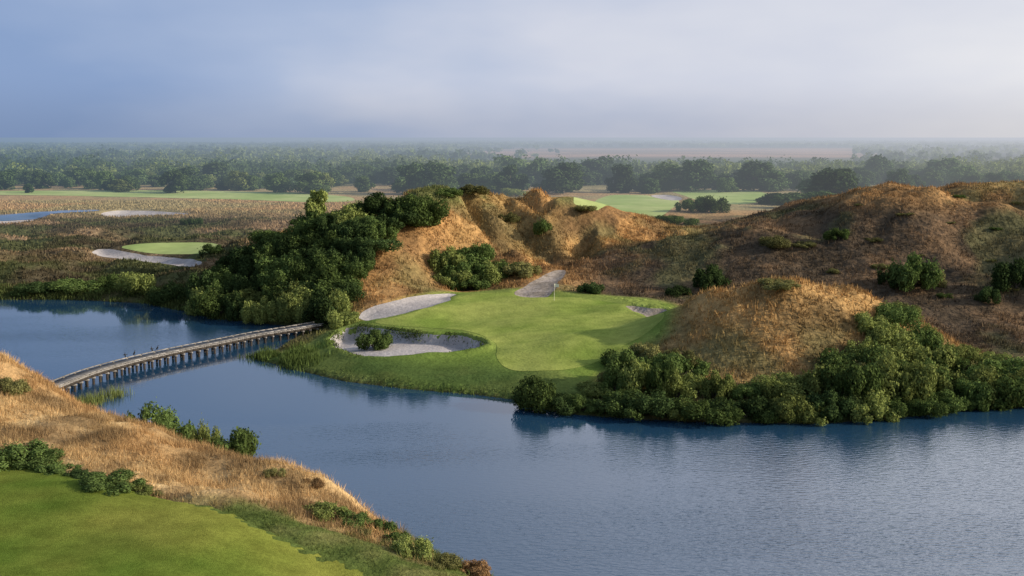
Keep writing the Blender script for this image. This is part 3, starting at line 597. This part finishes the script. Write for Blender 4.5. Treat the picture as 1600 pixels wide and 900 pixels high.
for a in [(228, 51.3, 96, 630, 'mid', 'dark leafy shrub behind the near ridge below the footbridge'), (270, 50.5, 60, 648, 'mid', 'smaller shrub on the right of the tall shrub behind the near ridge'), (348, 48.3, 92, 672, 'mid', 'green shrub by the water behind the middle of the near ridge'), (320, 48.6, 44, 656, 'light', 'upright pale shrub standing between the two green ones behind the ridge')]: bank_shrub(*a)
for px, py, w, h in [(-5, 722, 70, 22), (62, 728, 80, 26), (125, 746, 60, 14), (150, 754, 60, 17), (205, 768, 70, 17)]:
    shrub(px, py, w, h, pick('mid', 'mid', 'dark', 'light'), 'low green scrub in the strip along the upper edge of the tee turf', 'scrub strip along the tee edge', hf=hs2, d0=14, d1=75)
for a in [(30, 724, 104, 38, 'mid', 'tallest leafy shrub at the left end of the scrub strip by the tee'), (95, 738, 64, 18, 'mid', 'small shrub in the middle of the scrub strip by the tee'), (178, 762, 100, 25, 'mid', 'broad low shrub near the right end of the scrub strip by the tee'), (232, 773, 40, 12, 'olive', 'tiny olive shrub at the right tip of the scrub strip by the tee'), (15, 610, 50, 24, 'olive', 'olive shrub on the hill crest at the left edge'),
          (505, 806, 74, 24, 'light', 'bright green shrub at the right end of the dry grass ridge'), (545, 816, 60, 22, 'mid', 'low shrub beside the end of the dry grass ridge'), (590, 834, 64, 26, 'mid', 'green shrub on the bank between ridge end and lake'), (648, 866, 66, 34, 'light', 'yellow green shrub near the bottom of the bank'), (615, 848, 54, 22, 'mid', 'small green shrub squeezed between two larger ones on the bank'), (560, 838, 44, 16, 'olive', 'olive shrub left of the green bank shrub below the ridge end'), (690, 884, 64, 22, 'olive', 'olive shrub low on the near bank'), (738, 900, 60, 24, 'brown', 'brown withered shrub at the bottom edge of the view'), (430, 742, 34, 16, 'olive', 'small weed on the ridge line over the lake'), (485, 756, 40, 12, 'brown', 'withered low shrub on the ridge line')]:
    shrub(*a, hf=hs2, d0=14, d1=75)

def tree(px, d, wpx, hpx, mat, label, group=None):
    x = (px-800)/F*d*1.005; z = float(hs(np.array([x]), np.array([d]))[0]); k = d/F
    plant('tree', (x, d, z-.2), wpx*k/.8, hpx*k, mat, label, group, 'tree', TREE, ('crown', 'trunk'))
px = -20.0
while px < 1640:
    q = px
    if q < 480: lb, gp = 'hazy green tree in the row behind the pale left fairway strip', 'trees behind the left fairway strip'
    elif q < 900: lb, gp = 'dark tree in the row behind the middle dune', 'tree row behind the middle dune'
    elif q < 1240: lb, gp = 'hazy tree in the row behind the distant fairways', 'tree row behind the distant fairways'
    else: lb, gp = 'hazy tree in the row beyond the right dune', 'tree row beyond the right dune'
    hh = (rng.uniform(16, 32) if rng.random() < .8 else rng.uniform(30, 46))*(1 if q > 480 else .85)
    w = hh*rng.uniform(1.0, 1.7)
    tree(q, rng.uniform(335, 420), w, hh, pick('far', 'farmid', 'farmid', 'farlight') if q < 560 else pick('far', 'far', 'farmid'), lb, gp); px += w*rng.uniform(.22, .42)
for a in [(640, 335, 62, 50, 'far', 'broad dark tree at the left of the big pair behind the thicket'), (680, 335, 64, 52, 'far', 'broad dark tree at the right of the big pair behind the orange dune'), (797, 340, 44, 46, 'far', 'upright dark tree just right of the orange dune top'), (880, 338, 62, 50, 'far', 'broad hazy tree left of the distant fairways'), (970, 345, 52, 46, 'far', 'broad hazy tree above the left distant fairway'),
          (1085, 350, 60, 50, 'far', 'wide tree above the right distant fairway'), (1175, 350, 62, 48, 'far', 'wide dark tree at the right end of the distant fairways'), (1300, 285, 82, 58, 'far', 'big dark tree left of the right dune summit'), (1275, 300, 58, 44, 'far', 'mid sized tree beside the big dark tree by the right dune'), (1375, 262, 50, 36, 'farmid', 'green tree peeking over the right dune summit'), (1235, 270, 60, 26, 'far', 'low bushy tree left of the big dark tree'), (1285, 255, 66, 36, 'far', 'low bushy tree under the big dark tree'), (1205, 285, 50, 20, 'far', 'low bushy tree at the edge of the right distant fairway')]:
    tree(*a)
tree(498, 158, 40, 62, 'light', 'slender light green tree standing above the thicket')
pos = []
while len(pos) < 4600:
    d = 415*math.exp(rng.random()**0.8*1.6); px = rng.uniform(-120, 720+rng.normal(0, 60))
    if rng.random() < float(sst(fbm(np.array([px*1.0]), np.array([d*.8]), 70, 3), .36, .56))+.2: pos.append((px, d))
for i in range(1300): pos.append((rng.uniform(560, 1760), rng.uniform(405, 540)))
for i in range(1500): pos.append((rng.uniform(450, 1760), rng.uniform(1650, 3000)))
for i in range(420): pos.append((rng.uniform(1330, 1760), rng.uniform(420, 1500)))
VV = []; CC = []
for px, d in pos:
    sz = rng.choice([.5, .7, .9, 1.15], p=[.25, .38, .28, .09]) if d < 1400 else 0.8
    x = (px-800)/F*d; z = 4.5; r = rng.uniform(3.4, 6.0)*sz*(1 if d < 1400 else 2.6); hgt = rng.uniform(6.0, 8.5)*sz; m = 80 if d < 700 else 50
    nl = 5; lc = np.clip(rng.normal(0, .32, (nl, 3)), -.45, .45); li = rng.integers(0, nl, m)
    dd = rng.normal(0, 1, (m, 3)); dd /= np.linalg.norm(dd, axis=1, keepdims=True); C = np.array([x, d, z+hgt*.45])+(lc[li]+dd*rng.uniform(.4, .62, (m, 1)))*np.array([r, r, hgt*.5]); C[:, 2] = np.maximum(C[:, 2], 4.6)
    V, _ = leafquads(C, dd, .8 if d < 700 else 1.4 if d < 1400 else 2.2); VV.append(V); tone = float(fbm(np.array([x]), np.array([d*.6]), 55, 2, 1)[0])
    c = np.array([.075, .115, .04])*(1-sst(tone, .42, .58))+np.array([.17, .21, .065])*sst(tone, .42, .58); c = c*rng.uniform(.8, 1.2)
    CC.append(np.repeat(c[None], len(V), 0))
V = np.vstack(VV); tag(link('woodland', make_mesh('woodland', V, np.arange(len(V)).reshape(-1, 4), M['forest'], np.vstack(CC))), 'hazy far-off woodland stretching to the foggy horizon', 'woodland', kind='stuff')

# ------------------------------------------------------------ footbridge
DZ = 0.98
BP = np.array([Z(a, b, DZ) for a, b in [(35, 627), (58, 613), (92, 599), (140, 581), (200, 564), (270, 548), (340, 534), (400, 522), (450, 514), (498, 506)]])
def cr(Pn, n=24):
    out = []
    Q = np.vstack([2*Pn[0]-Pn[1], Pn, 2*Pn[-1]-Pn[-2]])
    for i in range(1, len(Q)-2):
        for t in np.linspace(0, 1, n, endpoint=False):
            a, b, c, d = Q[i-1:i+3]; out.append(.5*((2*b)+(c-a)*t+(2*a-5*b+4*c-d)*t*t+(3*b-a-3*c+d)*t**3))
    return np.array(out+[Pn[-1]])
path = cr(BP); sl = np.concatenate([[0], np.cumsum(np.linalg.norm(np.diff(path, axis=0), axis=1))])
def at(s): return np.array([np.interp(s, sl, path[:, k]) for k in range(3)])
def frame(s):
    t = at(min(s+.3, sl[-1]))-at(max(s-.3, 0)); t[2] = 0; t /= np.linalg.norm(t); return at(s), t, np.array([t[1], -t[0], 0])
org = BP[2]*[1, 1, 0]
br = empty('footbridge', org, 'long curved grey timber footbridge crossing the lake to the peninsula', 'bridge')
up = np.array([0, 0, 1.0]); W = 0.86
mb = MB(); s = .1
while s < sl[-1]-.1:
    c, t, n_ = frame(s); mb.box(c-org+up*(-.03+rng.uniform(-.004, .004)), n_*(W+rng.uniform(0, .03)), t*.13, up*.03); s += .28
link('deck', mb.mesh('deck', M['plank']), br)
ss = np.linspace(0, sl[-1], 50)
for sd in (-1, 1):
    mb = MB(); bl = MB()
    for a, b in zip(ss[:-1], ss[1:]):
        c, t, n_ = frame((a+b)/2); L_ = (b-a)/2
        mb.box(c-org+n_*sd*(W-.08)+up*.125, n_*.05, t*(L_+.01), up*.045)
        bl.box(c-org+n_*sd*(W-.06)-up*.18, n_*.05, t*(L_+.01), up*.115)
    for a in ss[::2]:
        c, t, n_ = frame(a); mb.box(c-org+n_*sd*(W-.08)+up*.04, n_*.045, t*.1, up*.039)
    link('kerb_rail', mb.mesh('kerb_rail', M['plank']), br); link('stringer', bl.mesh('stringer', M['timber']), br)
pm = MB(); pm.tube([(0, 0, -1.9), (0, 0, 0.0)], [.12, .11], 8); pm = pm.mesh('post', M['timber'])
cm = MB(); cm.box((0, 0, 0), (W+.10, 0, 0), (0, .07, 0), (0, 0, .07)); cm = cm.mesh('crossbeam', M['plank'])
s = .6
while s < sl[-1]-.4:
    c, t, n_ = frame(s); rz = math.atan2(n_[1], n_[0])
    o = link('crossbeam', cm, br); o.location = c-org-up*.37; o.rotation_euler = (0, 0, rz)
    for sd in (-1, 1): o = link('post', pm, br); o.location = c-org+n_*sd*(W-.1)-up*.445
    s += 1.0
def bird_mesh(k):
    mb = MB()
    mb.tube([(-.30, 0, .10), (-.2, 0, .2), (-.08, 0, .32), (.03, 0, .46), (.06, 0, .56), (.04, 0, .66), (.07, 0, .75), (.12, 0, .79), (.17, 0, .785), (.27, 0, .77)], [.03, .07, .11, .12, .075, .042, .036, .045, .03, .006], 10)
    for sd in (-1, 1):
        mb.tube([(-.05, sd*.05, .28), (-.02, sd*.06, .12), (.0, sd*.06, .0), (.09, sd*.07, .008)], [.035, .018, .015, .012], 6)
        if k: mb.tube([(.02, sd*.1, .48), (-.02, sd*.24, .5), (-.1, sd*.36, .36)], [.06, .05, .02], 6)
        else: mb.tube([(.02, sd*.1, .48), (-.1, sd*.11, .32), (-.25, sd*.06, .14)], [.03, .05, .015], 6)
    return mb.mesh('bird', M['bird'], True)
bm = [bird_mesh(0), bird_mesh(1)]
pxp = 800+path[:, 0]/path[:, 1]*F*0.995
for px, k, sd, rz, lb in [(198, 1, -1, 2.2, 'dark bird spreading its wings on the bridge rail, leftmost of four'), (211, 0, -1, 1.0, 'dark upright bird on the bridge rail, second from the left'), (238, 1, -1, 2.6, 'dark bird with wings held out on the bridge rail, third from the left'), (247, 0, -1, .4, 'dark upright bird on the bridge rail, rightmost of four')]:
    i = int(np.argmin(np.abs(pxp-px))); c, t, n_ = frame(sl[i]); o = link('bird', bm[k]); o.location = c+n_*sd*(W-.08)+up*.17; o.rotation_euler = (0, 0, rz); o.scale = (.62,)*3; tag(o, lb, 'bird', 'birds on the footbridge rail')
fb = hit(866, 470, hs, 80, 300); fl = empty('golf_flag', fb, 'small white flag on a thin stick in the putting green', 'flag')
mb = MB(); mb.tube([(0, 0, -.1), (0, 0, 2.0)], [.022, .018], 8); link('stick', mb.mesh('stick', M['pole']), fl)
fx = np.linspace(.03, .52, 9); vv = []; ff = []
for i, q in enumerate(fx): vv += [(q, .05*math.sin(q*9), 1.98-.03*q), (q, .05*math.sin(q*9+.3), 1.62-.08*q)]
for i in range(8): ff.append((2*i, 2*i+1, 2*i+3, 2*i+2))
link('flag', make_mesh('flag', vv, ff, M['flagcloth'], smooth=True), fl)

# ------------------------------------------------------------ light, world, camera
AZ, EL = math.radians(98), math.radians(20)
sd = bpy.data.lights.new('sun', 'SUN'); sd.energy = 5.0; sd.angle = math.radians(.6); sd.color = (1, .88, .72)
so = bpy.data.objects.new('sun', sd); COL.objects.link(so)
so.rotation_euler = Vector((math.sin(AZ)*math.cos(EL), math.cos(AZ)*math.cos(EL), math.sin(EL))).to_track_quat('Z', 'Y').to_euler()
w = bpy.data.worlds.new('World'); S.world = w; w.use_nodes = True; nt = w.node_tree; nt.nodes.clear(); L = nt.links.new
sky = nn(nt, 'ShaderNodeTexSky', sky_type='NISHITA'); sky.sun_disc = False; sky.sun_elevation = EL; sky.sun_rotation = AZ; sky.dust_density = 1.5
b1 = nn(nt, 'ShaderNodeBackground'); b1.inputs[1].default_value = .11; L(sky.outputs[0], b1.inputs[0])
tc = nn(nt, 'ShaderNodeTexCoord'); sp = nn(nt, 'ShaderNodeSeparateXYZ'); L(tc.outputs['Generated'], sp.inputs[0])
mp = nn(nt, 'ShaderNodeMapping'); mp.inputs['Scale'].default_value = (3.2, 3.2, 9); mp.inputs['Location'].default_value = (.3, 1.7, 0); L(tc.outputs['Generated'], mp.inputs[0])
no = nn(nt, 'ShaderNodeTexNoise'); no.inputs['Scale'].default_value = 1.0; no.inputs['Detail'].default_value = 4; no.inputs['Roughness'].default_value = .5; L(mp.outputs[0], no.inputs['Vector'])
def mth(op, a, b, c=None, clamp=False):
    n = nn(nt, 'ShaderNodeMath', operation=op, use_clamp=clamp)
    for i, v in enumerate((a, b, c)):
        if v is None: continue
        if isinstance(v, (int, float)): n.inputs[i].default_value = v
        else: L(v, n.inputs[i])
    return n.outputs[0]
def mapr(s, a, b, c, d):
    n = nn(nt, 'ShaderNodeMapRange', interpolation_type='SMOOTHSTEP')
    for i, v in enumerate((a, b, c, d)): n.inputs[i+1].default_value = v
    L(s, n.inputs[0]); return n.outputs[0]
t = mth('MULTIPLY_ADD', sp.outputs['X'], 1.0, .48); t = mth('ADD', t, mth('MULTIPLY', mth('SUBTRACT', no.outputs[0], .5), .85), None, True)
cr_ = nn(nt, 'ShaderNodeValToRGB'); L(t, cr_.inputs[0]); e = cr_.color_ramp.elements
e[0].color = (.25, .36, .60, 1); e[1].position = 1; e[1].color = (.84, .84, .875, 1)
for p_, c_ in ((.35, (.41, .50, .70, 1)), (.65, (.65, .68, .79, 1))): q = e.new(p_); q.color = c_
mx = nn(nt, 'ShaderNodeMix', data_type='RGBA', blend_type='MULTIPLY'); mx.inputs[0].default_value = 1; L(cr_.outputs[0], mx.inputs[6])
m2 = nn(nt, 'ShaderNodeMix', data_type='RGBA'); L(mapr(sp.outputs['Z'], -.005, .055, 0, 1), m2.inputs[0]); m2.inputs[6].default_value = (.83, .82, .81, 1); m2.inputs[7].default_value = (1, 1, 1, 1); L(m2.outputs[2], mx.inputs[7])
# upper sky out of view brightened, most on the sun side, for water sheen
hi = mth('ADD', mapr(sp.outputs['Z'], .14, .42, 1.0, 1.4), mth('MULTIPLY', mapr(sp.outputs['Z'], .12, .3, 0, 1), mapr(sp.outputs['X'], -.1, .5, 0, 1.3)))
b2 = nn(nt, 'ShaderNodeBackground'); L(mx.outputs[2], b2.inputs[0]); L(hi, b2.inputs[1])
mf = mth('MULTIPLY', mapr(sp.outputs['Z'], .25, .85, .95, .2), mapr(sp.outputs['Y'], -.5, .25, .25, 1))  # fog thinned behind the camera to cut ambient light
ms = nn(nt, 'ShaderNodeMixShader'); L(mf, ms.inputs[0]); L(b1.outputs[0], ms.inputs[1]); L(b2.outputs[0], ms.inputs[2])
wo = nn(nt, 'ShaderNodeOutputWorld'); L(ms.outputs[0], wo.inputs[0])
cd = bpy.data.cameras.new('camera'); cd.sensor_width = 36; cd.lens = F/1600*36; cd.clip_end = 20000; cd.clip_start = .5
co = bpy.data.objects.new('camera', cd); COL.objects.link(co); co.location = (0, 0, H); co.rotation_euler = (math.pi/2-pitch, 0, 0); S.camera = co
